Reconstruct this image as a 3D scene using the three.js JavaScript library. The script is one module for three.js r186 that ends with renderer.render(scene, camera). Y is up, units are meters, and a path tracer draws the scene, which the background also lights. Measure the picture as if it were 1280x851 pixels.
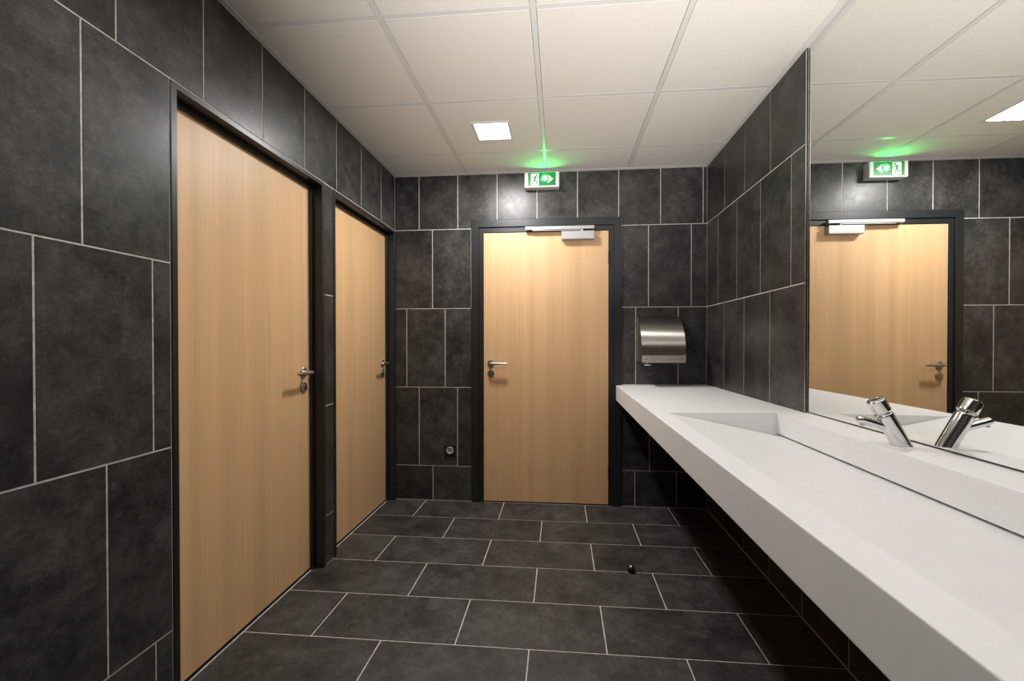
import * as THREE from 'three';
import { mergeGeometries } from 'three/addons/utils/BufferGeometryUtils.js';
import { RoundedBoxGeometry } from 'three/addons/geometries/RoundedBoxGeometry.js';
import { RectAreaLightUniformsLib } from 'three/addons/lights/RectAreaLightUniformsLib.js';

// ------------------------------------------------------------------ camera, lamps, exposure
const W = 2.3195, H = 2.477, L = 3.75;          // room: left wall x = 0, back wall z = 0, floor y = 0
const scene = new THREE.Scene();
scene.background = new THREE.Color(0x000000);
const camera = new THREE.PerspectiveCamera(77.536, 1280 / 851, 0.02, 50);
camera.position.set(1.26206, 1.20577, 3.16455);
camera.rotation.set(-0.00797, 0.08629, -0.00021, 'YXZ');
camera.setViewOffset(1280, 851, -13.99, -6.9, 1280, 851);
const renderer = new THREE.WebGLRenderer({ antialias: true });
renderer.toneMapping = THREE.LinearToneMapping;
renderer.toneMappingExposure = 1.0;
renderer.shadowMap.enabled = true;
RectAreaLightUniformsLib.init();
const LAMP_COLOUR = new THREE.Color().setRGB(1.0, 0.98, 0.968);
const LAMPS = [[0.86, 0.63, 240], [0.86, 2.45, 78]];     // square ceiling panels, one in view, one above the camera's end of the room
const FILL_UPLIGHT = { pos: [1.52, 1.2, 3.62], aim: [1.54, 2.477, 2.05], power: 38, angle: 36, penumbra: 1.0 };   // added fill light, no known fitting, behind the camera, turned up to the ceiling: it brightens the ceiling towards the near end
const LED_COLOUR = new THREE.Color().setRGB(0.02, 1.0, 0.12);
const LED_INTENSITY = 0.13;

// ------------------------------------------------------------------ helpers
let seed = 1234567;
const rnd = () => { seed = (seed * 1664525 + 1013904223) >>> 0; return seed / 4294967296; };
function hash(x, y, s) { let h = (x * 374761393 + y * 668265263 + s * 974711) | 0; h = Math.imul(h ^ (h >>> 13), 1274126177); h ^= h >>> 16; return (h >>> 0) / 4294967296; }
// periodic value noise: u, v in 0..1, nx by ny cells
function vn(u, v, nx, ny, s) {
  const x = u * nx, y = v * ny, x0 = Math.floor(x), y0 = Math.floor(y);
  let fx = x - x0, fy = y - y0; fx = fx * fx * (3 - 2 * fx); fy = fy * fy * (3 - 2 * fy);
  const X0 = ((x0 % nx) + nx) % nx, X1 = (X0 + 1) % nx, Y0 = ((y0 % ny) + ny) % ny, Y1 = (Y0 + 1) % ny;
  const a = hash(X0, Y0, s), b = hash(X1, Y0, s), c = hash(X0, Y1, s), d = hash(X1, Y1, s);
  return a + (b - a) * fx + (c - a) * fy + (a - b - c + d) * fx * fy - 0.5;
}
function dataTex(n, m, fn, srgb) {
  const d = new Uint8Array(n * m * 4);
  for (let j = 0; j < m; j++) for (let i = 0; i < n; i++) {
    const c = fn(i / n, j / m), k = (j * n + i) * 4;
    for (let q = 0; q < 3; q++) d[k + q] = Math.max(0, Math.min(255, Math.round(c[q])));
    d[k + 3] = 255;
  }
  const t = new THREE.DataTexture(d, n, m); t.wrapS = t.wrapT = THREE.RepeatWrapping;
  t.magFilter = THREE.LinearFilter; t.minFilter = THREE.LinearMipmapLinearFilter; t.generateMipmaps = true;
  if (srgb) t.colorSpace = THREE.SRGBColorSpace;
  t.needsUpdate = true; return t;
}
const used = {};
const numbered = n => { const k = used[n] = (used[n] ?? -1) + 1; return k ? `${n}_${String(k).padStart(3, '0')}` : n; };
function shade(o) { o.castShadow = true; o.receiveShadow = true; return o; }
function part(name, geo, mat, parent) { const m = shade(new THREE.Mesh(geo, mat)); m.name = name; parent.add(m); return m; }
function thing(name, label, category, pos = [0, 0, 0], group) {
  const o = new THREE.Group(); o.name = numbered(name); o.position.set(...pos); o.userData = { label, category };
  if (group) o.userData.group = group; scene.add(o); return o;
}
function struct(name, label, category) {
  const o = new THREE.Group(); o.name = name; o.userData = { kind: 'structure', label, category }; scene.add(o); return o;
}
const box = (x0, x1, y0, y1, z0, z1) => new THREE.BoxGeometry(x1 - x0, y1 - y0, z1 - z0).translate((x0 + x1) / 2, (y0 + y1) / 2, (z0 + z1) / 2);
const rbox = (x0, x1, y0, y1, z0, z1, r = 0.002, s = 2) => new RoundedBoxGeometry(x1 - x0, y1 - y0, z1 - z0, s, r).translate((x0 + x1) / 2, (y0 + y1) / 2, (z0 + z1) / 2);
const merge = gs => mergeGeometries(gs.map(g => g.index ? g.toNonIndexed() : g));
function poly(pts) { const s = new THREE.Shape(); pts.forEach(([x, y], i) => i ? s.lineTo(x, y) : s.moveTo(x, y)); s.closePath(); return s; }
// a flat polygon with a fine chamfer, its face at z = face, bevel = chamfer, thick = depth behind the face
function slab(shape, face, thick, bevel) {
  const g = new THREE.ExtrudeGeometry(shape, { depth: thick - bevel, bevelEnabled: bevel > 0, bevelThickness: bevel, bevelSize: bevel, bevelOffset: -bevel, bevelSegments: 1, steps: 1, curveSegments: 6 });
  return g.translate(0, 0, face - thick);
}
function uvMetres(g, size, ou = 0, ov = 0, swap = false) {
  const p = g.attributes.position, n = g.attributes.normal, uv = new Float32Array(p.count * 2);
  for (let i = 0; i < p.count; i++) {
    const ax = Math.abs(n.getX(i)), ay = Math.abs(n.getY(i)), az = Math.abs(n.getZ(i));
    let u, v;
    if (az >= ax && az >= ay) { u = p.getX(i); v = p.getY(i); } else if (ax >= ay) { u = p.getZ(i); v = p.getY(i); } else { u = p.getX(i); v = p.getZ(i); }
    if (swap) [u, v] = [v, u];
    uv[2 * i] = (u + ou) / size[0]; uv[2 * i + 1] = (v + ov) / size[1];
  }
  g.setAttribute('uv', new THREE.BufferAttribute(uv, 2)); return g;
}

// ------------------------------------------------------------------ materials
const tileTex = dataTex(1024, 1024, (u, v) => {
  const cloud = vn(u, v, 9, 9, 1) * 0.5 + vn(u, v, 19, 23, 2) * 0.42 + vn(u, v, 47, 41, 3) * 0.34 + vn(u, v, 101, 97, 4) * 0.34;
  const weave = vn(u, v, 60, 260, 5) * 0.16 + vn(u, v, 300, 40, 6) * 0.1;
  const grain = vn(u, v, 400, 400, 7) * 0.22;
  let k = 0.97 + cloud * 0.62 + weave * 0.75 + grain * 1.1;
  const sp = vn(u, v, 150, 150, 8); if (sp > 0.4) k += (sp - 0.4) * 4.5;
  return [196 * k, 195 * k, 193 * k];
}, true);
const tileRough = dataTex(1024, 1024, (u, v) => {
  const c = vn(u, v, 19, 23, 2) * 0.4 + vn(u, v, 47, 41, 13) * 0.35 + vn(u, v, 200, 200, 14) * 0.3;
  const g = 205 + c * 70; return [g, g, g];
});
const tileMats = [0.9, 1.0, 1.1].map(k => new THREE.MeshPhysicalMaterial({ ior: 1.42, color: new THREE.Color().setRGB(0.071 * k, 0.0692 * k, 0.0670 * k), map: tileTex, roughnessMap: tileRough, roughness: 0.44, bumpMap: tileRough, bumpScale: 0.0005 }));
const floorMats = [0.92, 1.0, 1.08].map(k => new THREE.MeshStandardMaterial({ color: new THREE.Color().setRGB(0.082 * k, 0.0795 * k, 0.0768 * k), map: tileTex, roughnessMap: tileRough, roughness: 0.62, bumpMap: tileRough, bumpScale: 0.0006 }));
const TILE = [1.2, 1.2];
const groutTex = dataTex(256, 256, (u, v) => { const k = 1 + vn(u, v, 20, 20, 21) * 0.16 + vn(u, v, 110, 110, 22) * 0.14; return [222 * k, 218 * k, 212 * k]; }, true);
const groutMat = new THREE.MeshStandardMaterial({ color: new THREE.Color().setRGB(0.74, 0.715, 0.69), map: groutTex, roughness: 0.95 });
const woodTex = dataTex(1024, 1024, (u, v) => {
  const warp = vn(u, v, 6, 3, 30) * 0.012 + vn(u, v, 14, 6, 31) * 0.006, x = ((u + warp) % 1 + 1) % 1;
  const band = vn(x, v, 11, 1, 32) * 0.55 + vn(x, v, 23, 1, 33) * 0.5 + vn(x, v, 41, 2, 34) * 0.3;
  const fine = vn(x, v, 130, 4, 35) * 0.3 + vn(x, v, 260, 8, 36) * 0.3 + vn(x, v, 480, 16, 37) * 0.34;
  const pore = vn(u, v, 500, 60, 38); const po = pore > 0.3 ? (pore - 0.3) * 0.5 : 0;
  const k = 1 + band * 0.10 + fine * 0.10 - po * 0.35;
  const w = band * 6;
  return [207 * k + w * 0.2, 167 * k, 123 * k - w * 0.1];
}, true);
const woodMat = new THREE.MeshStandardMaterial({ color: 0xffffff, map: woodTex, roughness: 0.46 });
const frameMat = new THREE.MeshStandardMaterial({ color: new THREE.Color().setRGB(0.0125, 0.0135, 0.015), roughness: 0.36 });
const blackMat = new THREE.MeshStandardMaterial({ color: new THREE.Color().setRGB(0.008, 0.008, 0.009), roughness: 0.4 });
const steelMat = new THREE.MeshStandardMaterial({ color: new THREE.Color().setRGB(0.60, 0.57, 0.53), metalness: 1, roughness: 0.3 });
const brushTex = dataTex(512, 512, (u, v) => { const g = 128 + vn(u, v, 8, 256, 41) * 60 + vn(u, v, 24, 400, 42) * 60; return [g, g, g]; });
const brushedMat = new THREE.MeshPhysicalMaterial({ color: new THREE.Color().setRGB(0.50, 0.46, 0.425), metalness: 1, roughness: 0.4, anisotropy: 1.0, anisotropyRotation: 0, roughnessMap: null });
const chromeMat = new THREE.MeshStandardMaterial({ color: new THREE.Color().setRGB(0.72, 0.72, 0.73), metalness: 1, roughness: 0.06 });
const aluMat = new THREE.MeshStandardMaterial({ color: new THREE.Color().setRGB(0.42, 0.415, 0.405), metalness: 0.6, roughness: 0.42 });
const trimSteelMat = new THREE.MeshStandardMaterial({ color: new THREE.Color().setRGB(0.7, 0.7, 0.68), metalness: 1, roughness: 0.25 });
const counterTex = dataTex(256, 256, (u, v) => { const k = 1 + vn(u, v, 60, 60, 51) * 0.012 + vn(u, v, 9, 9, 52) * 0.012; return [244 * k, 244 * k, 244 * k]; }, true);
const counterMat = new THREE.MeshStandardMaterial({ color: new THREE.Color().setRGB(0.86, 0.858, 0.868), map: counterTex, roughness: 0.45 });
const mirrorMat = new THREE.MeshStandardMaterial({ color: new THREE.Color().setRGB(0.86, 0.88, 0.86), metalness: 1, roughness: 0.0 });
const ceilTex = dataTex(512, 512, (u, v) => { const k = 1 + vn(u, v, 160, 160, 61) * 0.035 + vn(u, v, 40, 40, 62) * 0.008; return [240 * k, 239 * k, 237 * k]; }, true);
const ceilMat = new THREE.MeshStandardMaterial({ color: new THREE.Color().setRGB(0.80, 0.758, 0.71), map: ceilTex, roughness: 0.9, bumpMap: ceilTex, bumpScale: 0.00015 });
const barMat = new THREE.MeshStandardMaterial({ color: new THREE.Color().setRGB(0.62, 0.60, 0.58), roughness: 0.4 });
const whitePlastic = new THREE.MeshStandardMaterial({ color: new THREE.Color().setRGB(0.60, 0.59, 0.565), roughness: 0.4 });

// ------------------------------------------------------------------ tiled surfaces
const J = 0.0054;            // joint width
const BED = 0.0016;          // joint depth
const TOP = 4;
const Y = [0, 0.2656, 0.8656, 1.4656, 2.0656, H];   // wall tile courses
function clipRect(r, cut) {  // rectangle minus rectangle -> polygon list [[x,y]...]
  const [a, b, c, d] = r, [p, q, s, t] = cut;
  if (q <= a || p >= b || t <= c || s >= d) return [[[a, c], [b, c], [b, d], [a, d]]];
  const L_ = p <= a, R_ = q >= b, B_ = s <= c, T_ = t >= d;
  if (L_ && R_ && B_ && T_) return [];
  if (L_ && R_ && B_) return [[[a, t], [b, t], [b, d], [a, d]]];
  if (L_ && R_ && T_) return [[[a, c], [b, c], [b, s], [a, s]]];
  if (B_ && T_ && L_) return [[[q, c], [b, c], [b, d], [q, d]]];
  if (B_ && T_ && R_) return [[[a, c], [p, c], [p, d], [a, d]]];
  if (B_ && L_) return [[[q, c], [b, c], [b, d], [a, d], [a, t], [q, t]]];
  if (B_ && R_) return [[[a, c], [p, c], [p, t], [b, t], [b, d], [a, d]]];
  if (T_ && L_) return [[[a, c], [b, c], [b, d], [q, d], [q, s], [a, s]]];
  if (T_ && R_) return [[[a, c], [b, c], [b, s], [p, s], [p, d], [a, d]]];
  if (L_ && R_) return [[[a, c], [b, c], [b, s], [a, s]], [[a, t], [b, t], [b, d], [a, d]]];
  if (B_ && T_) return [[[a, c], [p, c], [p, d], [a, d]], [[q, c], [b, c], [b, d], [q, d]]];
  return [[[a, c], [b, c], [b, d], [a, d]]];
}
const isRect = pl => pl.length === 4;
function tile(pl, parent, mats, swap) {
  const xs = pl.map(p => p[0]), ys = pl.map(p => p[1]);
  const x0 = Math.min(...xs), x1 = Math.max(...xs), y0 = Math.min(...ys), y1 = Math.max(...ys);
  if (x1 - x0 < 0.006 || y1 - y0 < 0.006) return;
  const cx = (x0 + x1) / 2, cy = (y0 + y1) / 2;
  const g = slab(poly(pl.map(([x, y]) => [x - cx, y - cy])), 0, 0.0075, 0.0007);
  uvMetres(g, TILE, rnd() * 1.2, rnd() * 1.2, swap);
  const m = part('tile', g, mats[Math.floor(rnd() * mats.length)], parent); m.position.set(cx, cy, 0);
  return m;
}
// rows: list of [y0, y1, joints], s0..s1 the wall's run, cuts: rectangles left free (frames, counter, mirror)
function tileWall(parent, rows, s0, s1, cuts) {
  for (const [y0, y1, js] of rows) {
    const e = [s0, ...js.filter(j => j > s0 + 0.004 && j < s1 - 0.004).sort((a, b) => a - b), s1];
    for (let i = 0; i + 1 < e.length; i++) {
      let list = [[e[i] + (i ? J / 2 : 0.0015), e[i + 1] - (i + 2 < e.length ? J / 2 : 0.0015), y0 + J / 2, y1 - J / 2]];
      let odd = [];
      for (const c of cuts) {
        const next = [];
        for (const r of list) for (const pl of clipRect(r, c)) {
          if (isRect(pl)) next.push([pl[0][0], pl[1][0], pl[0][1], pl[2][1]]); else odd.push(pl);
        }
        list = next;
      }
      for (const r of list) tile([[r[0], r[2]], [r[1], r[2]], [r[1], r[3]], [r[0], r[3]]], parent, tileMats);
      for (const pl of odd) tile(pl, parent, tileMats);
    }
  }
}
const run = (a, step, from, to) => { const r = []; for (let x = a; x < to; x += step) if (x > from) r.push(x); return r; };
function bed(name, shape, face, thick, parent) {
  const g = new THREE.ExtrudeGeometry(shape, { depth: thick, bevelEnabled: false }).translate(0, 0, face - thick);
  return part(name, uvMetres(g, [0.3, 0.3]), groutMat, parent);
}

// back wall (local = world)
const D3 = [0.598, 1.711, 0, 2.126];
const CT = { x0: 1.672, y0: 0.783, y1: 0.893, slope: 0.0132 };
const ctTop = x => CT.y1 + (x - CT.x0) * CT.slope;
{
  const w = struct('wall_back', 'dark grey tiled end wall around the door with the closer', 'wall');
  bed('grout', poly([[-0.2, 0], [D3[0] + 0.04, 0], [D3[0] + 0.04, D3[3] - 0.04], [D3[1] - 0.04, D3[3] - 0.04], [D3[1] - 0.04, 0], [W + 0.2, 0], [W + 0.2, H + 0.1], [-0.2, H + 0.1]]), -BED, 0.15, w);
  const left = [[0.295], [0.188, 0.487], [0.0915, 0.392], [0.294, 0.594], []];
  const right = [[1.511, 1.811, 2.109], [1.615, 1.915, 2.213], [1.515, 1.815, 2.118], [1.606, 1.906, 2.209], []];
  const mid = 1.15;
  tileWall(w, [0, 1, 2, 3].map(i => [Y[i] + (i ? 0 : 0.002), Y[i + 1], [...left[i], mid, ...right[i]]]).concat([[Y[4], H - 0.002, run(0.191, 0.3, 0, W)]]), 0, W,
    [[D3[0] - 0.003, D3[1] + 0.003, -1, D3[3] + 0.003], [CT.x0, W + 1, CT.y0 - 0.001, 0.9005]]);
}
// left wall: local x = -z
const D1 = { z0: 0.984, z1: 1.886, top: 2.062 }, D2 = { z0: 0.004, z1: 0.895, top: 2.062 };
{
  const w = struct('wall_left', 'dark grey tiled long wall with two oak doors', 'wall'); w.rotation.y = Math.PI / 2;
  const n = 0.02, hole = d => [[-d.z1 + n, 0], [-d.z1 + n, d.top - n], [-d.z0 - n, d.top - n], [-d.z0 - n, 0]];
  bed('grout', poly([[-L - 0.15, 0], ...hole(D1), ...hole(D2), [0, 0], [0, H + 0.1], [-L - 0.15, H + 0.1]]), -BED, 0.15, w);
  const neg = a => a.map(z => -z);
  tileWall(w, [[0.002, Y[1], neg(run(2.245 - 2.1, 0.3, 0, L))], [Y[1], Y[2], neg([...run(2.086, 0.3, 1.9, L)])], [Y[2], Y[3], neg(run(1.948, 0.3, 1.9, L))], [Y[3], Y[4], neg(run(2.142, 0.3, 1.9, L))], [Y[4], H - 0.002, neg(run(0.252, 0.3, 0, L))]],
    -L, 0, [[-D1.z1 - 0.003, -D1.z0 + 0.003, -1, D1.top + 0.002], [-D2.z1 - 0.003, 1, -1, D2.top + 0.002]]);
}
// right wall: local x = z
const MZ = 1.231, MX = 2.3285, MS = 0.008, ME = 2.37;    // the mirror starts at z = MZ, x = MX and leans away from the room's axis by the slope MS; ME is the back of its niche
{
  const w = struct('wall_right', 'dark grey tiled wall behind the washbasin counter', 'wall'); w.rotation.y = -Math.PI / 2; w.position.x = W;
  bed('grout', poly([[0, 0], [L + 0.15, 0], [L + 0.15, 0.783], [MZ - 0.002, 0.783], [MZ - 0.002, H + 0.1], [0, H + 0.1]]), -BED, 0.17, w);
  bed('mirror_backing', poly([[MZ - 0.002, 0.783], [L + 0.15, 0.783], [L + 0.15, H + 0.1], [MZ - 0.002, H + 0.1]]), W - ME - 0.002, 0.12, w);
  const a = run(0.318, 0.3, 0, L), b = run(0.214, 0.3, 0, L);
  tileWall(w, [[0.002, Y[1], a], [Y[1], Y[2], b], [Y[2], Y[3], a.filter(z => z < 1.2)], [Y[3], Y[4], b.filter(z => z < 1.2)], [Y[4], H - 0.002, a.filter(z => z < 1.2)]],
    0, L, [[MZ - 0.003, L + 1, 0.783, H + 1], [-1, L + 1, 0.782, 0.9005]]);
  const tr = part('tile_edge_trim', box(MZ - 0.0028, MZ - 0.0003, 0.9035, H - 0.003, -0.0016, 0.0003), trimSteelMat, w);
  part('trim_gap', box(MZ - 0.0028, MZ - 0.0006, 0.9035, H - 0.003, -0.0088, -0.0017), blackMat, tr);
}
// wall behind the camera
{
  const w = struct('wall_front', 'dark grey tiled wall closing the other end of the room', 'wall'); w.rotation.y = Math.PI; w.position.set(W, 0, L);
  bed('grout', poly([[-0.2, 0], [W + 0.2, 0], [W + 0.2, H + 0.1], [-0.2, H + 0.1]]), -BED, 0.15, w);
  tileWall(w, [0, 1, 2, 3, 4].map(i => [Y[i] + (i ? 0 : 0.002), Y[i + 1], run([0.1, 0.2, 0.25, 0.15, 0.05][i], 0.3, 0, W)]), 0, W, [[-1, W - CT.x0, CT.y0 - 0.002, 0.9005]]);
}
// floor: local (x, -z)
{
  const f = struct('floor', 'dark grey floor of large rectangular tiles with pale joints', 'floor'); f.rotation.x = -Math.PI / 2;
  part('grout', uvMetres(box(-0.25, W + 0.2, -L - 0.2, 0.2, -0.15, -BED), [0.3, 0.3]), groutMat, f);
  for (let r = -1; r < 13; r++) {
    const z0 = Math.max(r < 0 ? -0.06 : 0, r * 0.3022), z1 = Math.min(L, (r + 1) * 0.3022);
    if (r < 0 || z1 - z0 < 0.02) continue;
    const off = r % 2 ? 0.540 : 0.242;
    const e = [-0.053, ...run(off, 0.602, 0.02, W), W];
    if (W - e[e.length - 2] < 0.02) e.splice(e.length - 2, 1);
    for (let i = 0; i + 1 < e.length; i++) tile([[e[i] + J / 2, -z1 + J / 2], [e[i + 1] - J / 2, -z1 + J / 2], [e[i + 1] - J / 2, -z0 - J / 2], [e[i] + J / 2, -z0 - J / 2]], f, floorMats, true);
  }
}
// ceiling: suspended panels in a grid of flat bars
{
  const c = struct('ceiling', 'white suspended ceiling of square panels in a metal grid', 'ceiling');
  part('ceiling_slab', box(-0.2, W + 0.2, H + 0.03, H + 0.13, -0.2, L + 0.2), ceilMat, c);
  const xs = [0, 0.557, 1.160, 1.757, ME], zs = [0, 0.347, 0.952, 1.551, 2.154, 2.756, 3.358, L];
  for (let i = 0; i + 1 < xs.length; i++) for (let k = 0; k + 1 < zs.length; k++) {
    const g = rbox(xs[i] + 0.0130, xs[i + 1] - 0.0130, H + 0.0003, H + 0.025, zs[k] + 0.0130, zs[k + 1] - 0.0130, 0.0012, 1);
    part('ceiling_panel', uvMetres(g, [0.5, 0.5], rnd(), rnd()), ceilMat, c);
  }
  const b = 0.0115;
  for (let i = 1; i + 1 < xs.length; i++) part('grid_bar', rbox(xs[i] - b, xs[i] + b, H, H + 0.02, 0.021, L - 0.021, 0.0004, 1), barMat, c);
  for (let k = 1; k + 1 < zs.length; k++) for (let i = 0; i + 1 < xs.length; i++) part('grid_bar', rbox(xs[i] + (i ? b : 0.021) + 0.0006, xs[i + 1] - (i + 2 < xs.length ? b : ME - W + 0.021) - 0.0006, H, H + 0.02, zs[k] - b, zs[k] + b, 0.0004, 1), barMat, c);
  part('edge_trim', box(0, 0.021, H - 0.002, H + 0.02, 0, L), barMat, c);
  part('edge_trim', box(W - 0.021, ME, H - 0.002, H + 0.02, 0, L), barMat, c);
  part('edge_trim', box(0.021, W - 0.021, H - 0.002, H + 0.02, 0, 0.021), barMat, c);
  part('edge_trim', box(0.021, W - 0.021, H - 0.002, H + 0.02, L - 0.021, L), barMat, c);
}

// ------------------------------------------------------------------ doors
function ushape(x0, x1, top, wx, wt) {          // door frame outline, open at the floor
  return poly([[x0, 0], [x0 + wx, 0], [x0 + wx, top - wt], [x1 - wx, top - wt], [x1 - wx, 0], [x1, 0], [x1, top], [x0, top]]);
}
function tube(pts, r, seg = 14) { return new THREE.TubeGeometry(new THREE.CatmullRomCurve3(pts.map(p => new THREE.Vector3(...p)), false, 'centripetal'), 28, r, seg, false); }
const disc = (r, h, b = 0.0015) => new THREE.LatheGeometry([[0, 0], [r, 0], [r, h - b], [r - b, h], [0, h]].map(p => new THREE.Vector2(...p)), 32).rotateX(Math.PI / 2);
function leverHandle(parent, x, y, z, dir) {    // lever on a round rose, key rose below it; dir = +1 / -1 along local x
  const h = part('lever_handle', merge([
    tube([[0, 0, 0.006], [0, 0, 0.035], [0, 0, 0.046], [dir * 0.004, 0, 0.054], [dir * 0.014, 0, 0.057], [dir * 0.03, 0, 0.057], [dir * 0.126, 0, 0.057]], 0.0088),
    new THREE.SphereGeometry(0.0088, 14, 8).scale(0.35, 1, 1).translate(dir * 0.126, 0, 0.057)]), steelMat, parent);
  h.position.set(x, y, z);
  part('rose', disc(0.026, 0.008), steelMat, h);
  const k = part('key_rose', disc(0.026, 0.008), steelMat, parent); k.position.set(x, y - 0.076, z);
  part('cylinder', merge([disc(0.0085, 0.004, 0.0008).translate(0, 0.006, 0.007), box(-0.005, 0.005, -0.018, 0.006, 0.007, 0.0105)]), steelMat, k);
  part('keyhole', merge([box(-0.0009, 0.0009, 0.001, 0.011, 0.0105, 0.0114)]), blackMat, k);
}
function leaf(parent, x0, x1, y0, y1, face, ou) {
  const g = slab(poly([[x0, y0], [x1, y0], [x1, y1], [x0, y1]]), face, 0.042, 0.001);
  return part('leaf', uvMetres(g, [1.15, 2.6], ou, ou * 0.7), woodMat, parent);
}
function sideDoor(name, D, label, ou) {         // leaf set back in a steel frame, opening away from the room
  const d = struct(name, label, 'door'); d.rotation.y = Math.PI / 2;
  const a = -D.z1, b = -D.z0;
  const fr = part('door_frame', merge([
    slab(ushape(a, b, D.top, 0.0225, 0.0215), 0.004, 0.109, 0.0015),
    slab(ushape(a + 0.0225, b - 0.0225, D.top - 0.0215, 0.018, 0.020), -0.046, 0.0145, 0.001)]), frameMat, d);
  part('seal', slab(ushape(a + 0.0345, b - 0.0345, D.top - 0.0335, 0.0055, 0.0055), -0.0607, 0.0012, 0), blackMat, fr);
  leaf(d, a + 0.025, b - 0.025, 0.009, D.top - 0.024, -0.0622, ou);
  leverHandle(d, b - 0.093, 1.052, -0.0622, -1);
  part('threshold', box(a + 0.023, b - 0.023, 0.0002, 0.0022, -0.15, -0.0575), blackMat, d);  // black strip paints the shade of the gap under the leaf
  return d;
}
sideDoor('door_1', D1, 'oak door farther from the room corner, in a black frame on the long tiled wall', 0.13);
sideDoor('door_2', D2, 'oak door set right beside the room corner, in a black frame on the long tiled wall', 0.47);
{
  const d = struct('door_3', 'oak door with silver closer under the green exit sign', 'door');
  const fr = part('door_frame', merge([
    slab(ushape(D3[0], D3[1], D3[3], 0.055, 0.055), 0.014, 0.06, 0.002),
    slab(ushape(D3[0] + 0.055, D3[1] - 0.055, D3[3] - 0.055, 0.034, 0.038), 0.003, 0.10, 0.0015)]), frameMat, d);
  part('door_stop_strip', slab(ushape(D3[0] + 0.088, D3[1] - 0.088, D3[3] - 0.092, 0.012, 0.012), -0.046, 0.02, 0), frameMat, fr);
  const x0 = D3[0] + 0.0915, x1 = D3[1] - 0.0925, y1 = D3[3] - 0.0965;
  leaf(d, x0, x1, 0.01, y1, -0.001, 0.8);
  leverHandle(d, 0.744, 1.05, -0.001, 1);
  part('threshold', box(D3[0] + 0.09, D3[1] - 0.09, 0.0002, 0.0022, -0.15, -0.006), blackMat, d);  // dark gap below the leaf, painted as a black strip
  for (const y of [0.25, 1.83]) {
    const h = part('hinge', merge([new THREE.CylinderGeometry(0.0065, 0.0065, 0.09, 14), new THREE.SphereGeometry(0.0065, 12, 8).translate(0, 0.045, 0), new THREE.SphereGeometry(0.0065, 12, 8).translate(0, -0.045, 0)]), blackMat, d);
    h.position.set(x1 + 0.003, y, 0.0095);
  }
  // overhead closer: rail on the frame, arm, body on the leaf
  const rail = part('closer_rail', rbox(1.008, 1.512, 2.036, 2.06, 0.0142, 0.046, 0.0025), aluMat, d);
  part('rail_slot', box(1.03, 1.49, 2.0355, 2.0365, 0.024, 0.036), blackMat, rail);
  const arm = part('closer_arm', rbox(1.058, 1.432, 2.0285, 2.0345, 0.026, 0.042, 0.002), aluMat, d);
  part('arm_pivot', new THREE.CylinderGeometry(0.011, 0.011, 0.012, 20).translate(1.425, 2.0265, 0.032), aluMat, arm);
  const body = part('closer_body', rbox(1.274, 1.512, 1.962, 2.021, -0.0008, 0.05, 0.003), aluMat, d);
  part('valve_screw', new THREE.CylinderGeometry(0.008, 0.008, 0.006, 16).translate(1.43, 1.9605, 0.028), steelMat, body);
}

// ------------------------------------------------------------------ washbasin counter
{
  const c = thing('washbasin_counter', 'long white solid counter with sloping trough basin along the mirror wall', 'counter');
  const r = 0.004, x0 = CT.x0, xe = W - 0.0005, xm = ME - 0.0005;
  const front = (s, last) => {                    // rounded front edges, from the lower one up to the top
    s.moveTo(last, CT.y0); s.lineTo(x0 + r, CT.y0); s.quadraticCurveTo(x0, CT.y0, x0, CT.y0 + r);
    s.lineTo(x0, ctTop(x0) - r); s.quadraticCurveTo(x0, ctTop(x0), x0 + r, ctTop(x0 + r));
  };
  const ext = (s, z0, z1) => new THREE.ExtrudeGeometry(s, { depth: z1 - z0, bevelEnabled: false, curveSegments: 5 }).translate(0, 0, z0);
  const A = new THREE.Shape(); front(A, xe); A.lineTo(xe, ctTop(xe)); A.closePath();
  const A2 = new THREE.Shape(); front(A2, xm); A2.lineTo(xm, ctTop(xm)); A2.closePath();
  const filler = poly([[1.716, CT.y0], [xe, CT.y0], [xe, ctTop(xe)], [1.716, ctTop(1.716)]]);
  const B = new THREE.Shape(); front(B, xm);
  const xl = 1.744, xb = 2.203, yb = 0.8045;
  B.lineTo(xl - 0.006, ctTop(xl - 0.006)); B.quadraticCurveTo(xl, ctTop(xl), xl + 0.008, ctTop(xl) - 0.0017);
  B.lineTo(2.176, yb + 0.003); B.quadraticCurveTo(2.182, yb, 2.19, yb);
  B.lineTo(2.25, yb); B.lineTo(2.25, yb + 0.0075); B.lineTo(xb, yb + 0.0075); B.lineTo(xb, ctTop(xb) - 0.002);
  B.quadraticCurveTo(xb, ctTop(xb), xb + 0.003, ctTop(xb + 0.003)); B.lineTo(xm, ctTop(xm)); B.closePath();
  const zb = 1.236, z2 = L - 0.35;
  const g = merge([ext(filler, 0.001, 0.0165), ext(A, 0.0165, MZ + 0.002), ext(A2, MZ + 0.002, zb), ext(B, zb, z2), ext(A2, z2, L - 0.0015)]);
  part('counter_slab', uvMetres(g, [0.4, 0.4]), counterMat, c);
}
// ------------------------------------------------------------------ mirror
{
  const m = thing('wall_mirror', 'large frameless mirror above the white counter', 'mirror');
  m.position.set(MX, 0, MZ); m.rotation.y = Math.atan(MS);
  part('glass', new RoundedBoxGeometry(0.006, H - 0.004 - 0.9075, L - MZ - 0.006, 2, 0.001).translate(0.003, (H - 0.004 + 0.9075) / 2, (L - MZ) / 2), mirrorMat, m);
}
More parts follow.
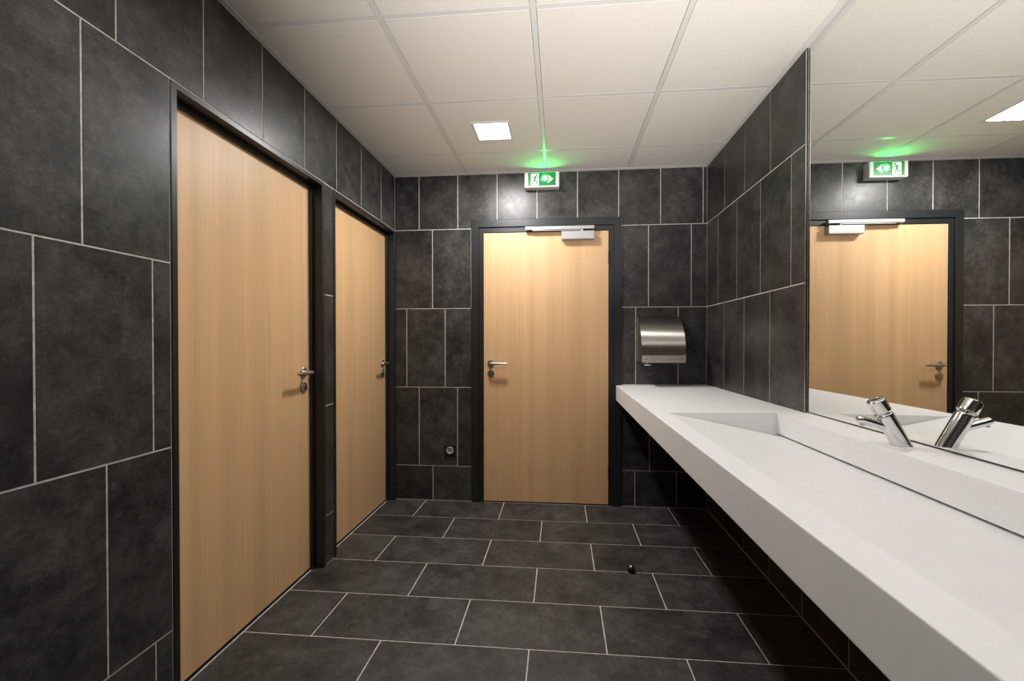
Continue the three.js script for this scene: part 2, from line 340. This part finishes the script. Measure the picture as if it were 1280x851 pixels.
// ------------------------------------------------------------------ tap
{
  const bx = 2.272, bz = 1.818, by = ctTop(2.272);
  const t = thing('basin_tap', 'chrome push tap leaning over the white trough basin', 'tap', [bx, by, bz]);
  const tilt = Math.atan2(0.072, 0.131), ax = [-Math.sin(tilt), Math.cos(tilt)], R = 0.0235;
  // body: slanted cylinder with a level foot
  const body = new THREE.CylinderGeometry(R, R, 1, 40, 6);
  const p = body.attributes.position, len = 0.105;
  for (let i = 0; i < p.count; i++) {
    const lx = p.getX(i), lz = p.getZ(i), h = p.getY(i) + 0.5;
    const foot = lx * Math.tan(tilt) * -1;        // start of each side line, so that the foot is level
    const s = foot * (1 - h) * -1 * -1 + h * len;
    p.setXYZ(i, lx * Math.cos(tilt) + ax[0] * s, lx * Math.sin(tilt) + ax[1] * s, lz);
  }
  body.computeVertexNormals();
  part('body', body, chromeMat, t);
  const along = g => g.rotateZ(tilt);
  const lathe = (pts, n = 40) => new THREE.LatheGeometry(pts.map(q => new THREE.Vector2(...q)), n);
  part('collar', along(lathe([[R, 0.102], [R, 0.106], [R - 0.002, 0.1085], [R - 0.0075, 0.110], [R - 0.0075, 0.114], [R - 0.002, 0.115]])), chromeMat, t);
  const cap = part('push_button', along(lathe([[0, 0.115], [R - 0.001, 0.115], [R + 0.001, 0.1165], [R + 0.001, 0.1175], [R + 0.001, 0.150], [R - 0.002, 0.1535], [R - 0.005, 0.1545], [0, 0.1556]])), chromeMat, t);
  part('button_ring', along(lathe([[R - 0.012, 0.1549], [R - 0.011, 0.1558], [R - 0.009, 0.1556], [R - 0.008, 0.1546]])), steelMat, cap);
  const s0 = [ax[0] * 0.055, ax[1] * 0.055], dir = [-0.957, 0.29];
  const sp = lathe([[0.0128, 0], [0.0122, 0.05], [0.0118, 0.092], [0.0105, 0.0985], [0.007, 0.1015], [0, 0.1025]], 28).rotateZ(Math.PI / 2 - Math.atan2(dir[1], -dir[0])).translate(s0[0], s0[1], 0);
  const spout = part('spout', sp, chromeMat, t);
  part('aerator', new THREE.CylinderGeometry(0.0075, 0.0075, 0.008, 20).translate(s0[0] + dir[0] * 0.088, s0[1] + dir[1] * 0.088 - 0.0115, 0), steelMat, spout);
}
// ------------------------------------------------------------------ towel dispenser
{
  const x0 = 1.822, x1 = 2.116, d = thing('towel_dispenser', 'brushed steel dispenser with curved lid on the tiles above the counter', 'dispenser', [(x0 + x1) / 2, 1.06, 0]);
  const w = x1 - x0, r = 0.27, zc = 0.2 - r, yc = 0.075;
  const arc = (rr, zz, yy) => { const a = []; for (let i = 0; i <= 28; i++) { const f = (75 - i * 75 / 28) * Math.PI / 180; a.push([zz + rr * Math.cos(f), yy + rr * Math.sin(f)]); } return a; };
  const shell = arc(r, zc, yc);                   // from the wall down to the front
  // lid: strip over the curve with uv along the width, so that the brushing runs across
  const pos = [], nor = [], uv = [], idx = [];
  const prof = [...shell.map(([z, y], i) => { const f = (75 - i * 75 / 28) * Math.PI / 180; return [z, y, Math.cos(f), Math.sin(f)]; }), [0.2, 0.058, 1, 0]];
  prof.forEach(([z, y, nz, ny], i) => { for (const s of [-1, 1]) { pos.push(s * w / 2, y, z); nor.push(0, ny, nz); uv.push((s + 1) * w / 2, i * 0.02); } });
  for (let i = 0; i + 1 < prof.length; i++) { const a = i * 2; idx.push(a, a + 2, a + 1, a + 1, a + 2, a + 3); }
  const lid = new THREE.BufferGeometry();
  lid.setAttribute('position', new THREE.Float32BufferAttribute(pos, 3)); lid.setAttribute('normal', new THREE.Float32BufferAttribute(nor, 3)); lid.setAttribute('uv', new THREE.Float32BufferAttribute(uv, 2)); lid.setIndex(idx);
  const lidMesh = part('lid', lid, brushedMat, d);
  const sideShape = new THREE.Shape(); sideShape.moveTo(0.001, 0.012);
  shell.forEach(([z, y]) => sideShape.lineTo(z - 0.0006, y - 0.0004)); sideShape.lineTo(0.1994, 0.012); sideShape.closePath();
  for (const s of [-1, 1]) {
    const g = new THREE.ExtrudeGeometry(sideShape, { depth: 0.0015, bevelEnabled: false }).rotateY(-Math.PI / 2).translate(s > 0 ? w / 2 : -w / 2 + 0.0015, 0, 0);
    part('side_panel', g, steelMat, d);
  }
  part('lower_band', rbox(-w / 2 + 0.0016, w / 2 - 0.0016, 0.008, 0.0575, 0.17, 0.2012, 0.0015), new THREE.MeshStandardMaterial({ color: new THREE.Color().setRGB(0.56, 0.52, 0.48), metalness: 1, roughness: 0.42 }), d);
  part('underside', box(-w / 2 + 0.002, w / 2 - 0.002, 0.012, 0.02, 0.001, 0.17), blackMat, d);
  const lock = part('lock', disc(0.0115, 0.004, 0.001), whitePlastic, d); lock.position.set(-w / 2 + 0.028, 0.033, 0.201);
  part('lock_core', disc(0.0055, 0.002, 0.0005).translate(0, 0, 0.004), blackMat, lock);
  part('level_slot', box(-0.0028, 0.0028, -0.008, 0.008, 0, 0.0008).translate(w / 2 - 0.026, 0.037, 0.2012), blackMat, d);
  const lip = part('outlet_lip', new THREE.LatheGeometry([[0, -0.004], [0.026, -0.004], [0.031, 0], [0.031, 0.003], [0.026, 0.005], [0, 0.005]].map(q => new THREE.Vector2(...q)), 28).scale(1, 1, 0.8).translate(-w / 2 + 0.045, -0.008, 0.168), chromeMat, d);
  part('outlet_neck', new THREE.CylinderGeometry(0.010, 0.012, 0.02, 18).translate(-w / 2 + 0.045, 0.004, 0.168), chromeMat, lip);
  part('paper_slot', rbox(-0.05, 0.11, 0.002, 0.0125, 0.08, 0.16, 0.002), blackMat, d);
}
// ------------------------------------------------------------------ exit sign
{
  const x0 = 1.003, x1 = 1.258, y0 = 2.338, y1 = 2.452, dz = 0.066;
  const s = thing('exit_sign', 'green running man exit sign in a white case above the door', 'exit sign', [(x0 + x1) / 2, y0, 0]);
  const w = x1 - x0, h = y1 - y0;
  part('case', rbox(-w / 2, w / 2, 0, h, 0.0005, dz, 0.008, 4), whitePlastic, s);
  const cv = document.createElement('canvas'); cv.width = 512; cv.height = 240; const q = cv.getContext('2d');
  q.fillStyle = '#0b7a3c'; q.fillRect(0, 0, 512, 240);
  q.fillStyle = '#f2f5ef'; q.fillRect(54, 18, 146, 210);              // doorway
  q.strokeStyle = '#0b6a36'; q.fillStyle = '#0b6a36'; q.lineCap = 'round'; q.lineJoin = 'round';
  q.beginPath(); q.arc(158, 44, 17, 0, 7); q.fill();                    // head
  const stroke = (wd, pts) => { q.lineWidth = wd; q.beginPath(); pts.forEach(([x, y], i) => i ? q.lineTo(x, y) : q.moveTo(x, y)); q.stroke(); };
  stroke(30, [[138, 78], [122, 132]]);                                  // trunk
  stroke(14, [[140, 76], [172, 98], [192, 84]]); stroke(14, [[132, 74], [100, 82], [86, 112]]);
  stroke(17, [[124, 136], [156, 160], [150, 206]]); stroke(17, [[120, 136], [104, 174], [66, 178]]);
  q.fillStyle = '#f2f5ef';                                              // arrow
  q.beginPath(); q.moveTo(236, 98); q.lineTo(366, 98); q.lineTo(366, 42); q.lineTo(468, 122); q.lineTo(366, 202); q.lineTo(366, 146); q.lineTo(236, 146); q.closePath(); q.fill();
  const tx = new THREE.CanvasTexture(cv); tx.colorSpace = THREE.SRGBColorSpace;
  const fw = 0.201, fh = 0.096;
  part('pictogram_panel', new THREE.PlaneGeometry(fw, fh).translate(0, h / 2 + 0.003, dz + 0.0006), new THREE.MeshStandardMaterial({ map: tx, roughness: 0.35 }), s);
  const led = part('indicator_lamp', new THREE.SphereGeometry(0.018, 24, 12, 0, Math.PI * 2, 0, Math.PI / 2).rotateX(Math.PI / 2).scale(1, 1, 0.5).translate(1.152 - (x0 + x1) / 2, 2.403 - y0, dz), new THREE.MeshStandardMaterial({ color: 0x88ffb0, emissive: new THREE.Color().setRGB(0.75, 1.0, 0.8), emissiveIntensity: 6 }), s);
  part('glare_halo_disc', disc(0.03, 0.003, 0.001).translate(1.152 - (x0 + x1) / 2, 2.403 - y0, dz), new THREE.MeshStandardMaterial({ color: 0x0a8a3a, emissive: new THREE.Color().setRGB(0.01, 0.6, 0.1), emissiveIntensity: 1, roughness: 0.3 }), led);  // glare halo around the lamp, put in as a glowing green disc
  const pl = new THREE.SpotLight(LED_COLOUR, LED_INTENSITY, 0, 82 * Math.PI / 180, 0.15, 2); pl.position.set(1.152 - (x0 + x1) / 2, 2.405 - y0, dz + 0.014); pl.castShadow = true; pl.shadow.radius = 0.4; s.add(pl);
  pl.target.position.set(1.152 - (x0 + x1) / 2, 2.405 - y0 + 0.32, dz + 0.96); s.add(pl.target);
}
// ------------------------------------------------------------------ socket plate and door stop
{
  const s = thing('wall_socket', 'black square wall plate with a round silver socket low on the tiles', 'socket', [0.43, 0.383, 0]);
  part('plate', rbox(-0.044, 0.044, -0.044, 0.044, 0.0004, 0.0095, 0.002), blackMat, s);
  const ring = part('socket_ring', new THREE.LatheGeometry([[0.017, 0], [0.029, 0.0], [0.029, 0.004], [0.026, 0.006], [0.022, 0.006], [0.019, 0.002], [0.012, 0.0015], [0, 0.0015]].map(p => new THREE.Vector2(...p)), 36).rotateX(Math.PI / 2).translate(0, 0.004, 0.009), new THREE.MeshStandardMaterial({ color: new THREE.Color().setRGB(0.42, 0.4, 0.38), roughness: 0.35, metalness: 0.4 }), s);
  part('contact_pin', merge([-1, 1].map(k => new THREE.CylinderGeometry(0.003, 0.003, 0.002, 12).rotateX(Math.PI / 2).translate(k * 0.0085, 0.004, 0.0112))), blackMat, ring);
  const t = thing('door_stop', 'small black rubber door stop with a shiny cap on the floor', 'door stop', [1.637, 0, 0.905]);
  part('rubber_body', new THREE.LatheGeometry([[0, 0.0002], [0.019, 0.0002], [0.0195, 0.003], [0.0195, 0.02], [0.018, 0.0265], [0.014, 0.031], [0, 0.0325]].map(p => new THREE.Vector2(...p)), 30), blackMat, t);
  part('cap', new THREE.LatheGeometry([[0.012, 0.031], [0.0125, 0.0335], [0.009, 0.036], [0, 0.037]].map(p => new THREE.Vector2(...p)), 24), chromeMat, t);
}
// ------------------------------------------------------------------ ceiling lamps
LAMPS.forEach(([x, z, power], i) => {
  const l = thing('ceiling_light', i ? 'square white ceiling panel light over the far end of the basin' : 'square white ceiling panel light near the exit sign', 'ceiling light', [x, H, z], 'ceiling panel lights');
  const o = 0.113, n = 0.099;
  const fr = poly([[-o, -o], [o, -o], [o, o], [-o, o]]); fr.holes.push(poly([[-n, -n], [-n, n], [n, n], [n, -n]]));
  part('trim_frame', slab(fr, 0.004, 0.006, 0.001).rotateX(Math.PI / 2), whitePlastic, l);
  part('diffuser', box(-n + 0.0005, n - 0.0005, -0.0016, 0.002, -n + 0.0005, n - 0.0005), new THREE.MeshStandardMaterial({ color: 0xffffff, emissive: new THREE.Color().setRGB(1, 0.97, 0.93), emissiveIntensity: 2.5, roughness: 0.6 }), l);
  const a = new THREE.RectAreaLight(LAMP_COLOUR, power, 2 * n - 0.006, 2 * n - 0.006); a.position.set(0, -0.0045, 0); a.rotation.x = -Math.PI / 2; l.add(a);
});
{  // made-up fitting out of view, added to brighten the ceiling
  const u = thing('added_fill_light', 'added unseen fill light turned up to the ceiling behind the viewer', 'added fill light', [FILL_UPLIGHT.pos[0], FILL_UPLIGHT.pos[1], L]);
  const back = FILL_UPLIGHT.pos[2] - L, dir = new THREE.Vector3(...FILL_UPLIGHT.aim).sub(new THREE.Vector3(...FILL_UPLIGHT.pos)).normalize();
  const turn = new THREE.Quaternion().setFromUnitVectors(new THREE.Vector3(0, 1, 0), dir);
  const place = g => g.applyQuaternion(turn).translate(0, 0, back);
  part('wall_plate', disc(0.04, 0.012).rotateY(Math.PI).translate(0, -0.03, -0.0006), whitePlastic, u);
  part('arm', tube([[0, -0.03, -0.008], [0, -0.03, -0.05], [0, -0.035, back * 0.7], [0, -0.03, back + 0.01]], 0.007), whitePlastic, u);
  const head = part('fill_light_head', place(new THREE.LatheGeometry([[0, -0.07], [0.03, -0.068], [0.036, -0.06], [0.038, 0], [0.04, 0.012], [0.036, 0.012], [0.034, 0.002], [0.03, -0.012], [0, -0.014]].map(p => new THREE.Vector2(...p)), 32)), whitePlastic, u);
  part('fill_light_glow', place(new THREE.CylinderGeometry(0.028, 0.028, 0.003, 28).translate(0, -0.008, 0)), new THREE.MeshStandardMaterial({ color: 0xffffff, emissive: LAMP_COLOUR, emissiveIntensity: 2.5 }), head);
  const sp = new THREE.SpotLight(LAMP_COLOUR, FILL_UPLIGHT.power, 0, FILL_UPLIGHT.angle * Math.PI / 180, FILL_UPLIGHT.penumbra, 2);
  sp.position.set(0, 0, back).addScaledVector(dir, 0.02); sp.castShadow = true; sp.shadow.radius = 1.2; u.add(sp);
  sp.target.position.set(FILL_UPLIGHT.aim[0] - FILL_UPLIGHT.pos[0], FILL_UPLIGHT.aim[1] - FILL_UPLIGHT.pos[1], FILL_UPLIGHT.aim[2] - L); u.add(sp.target);
}

renderer.render(scene, camera);
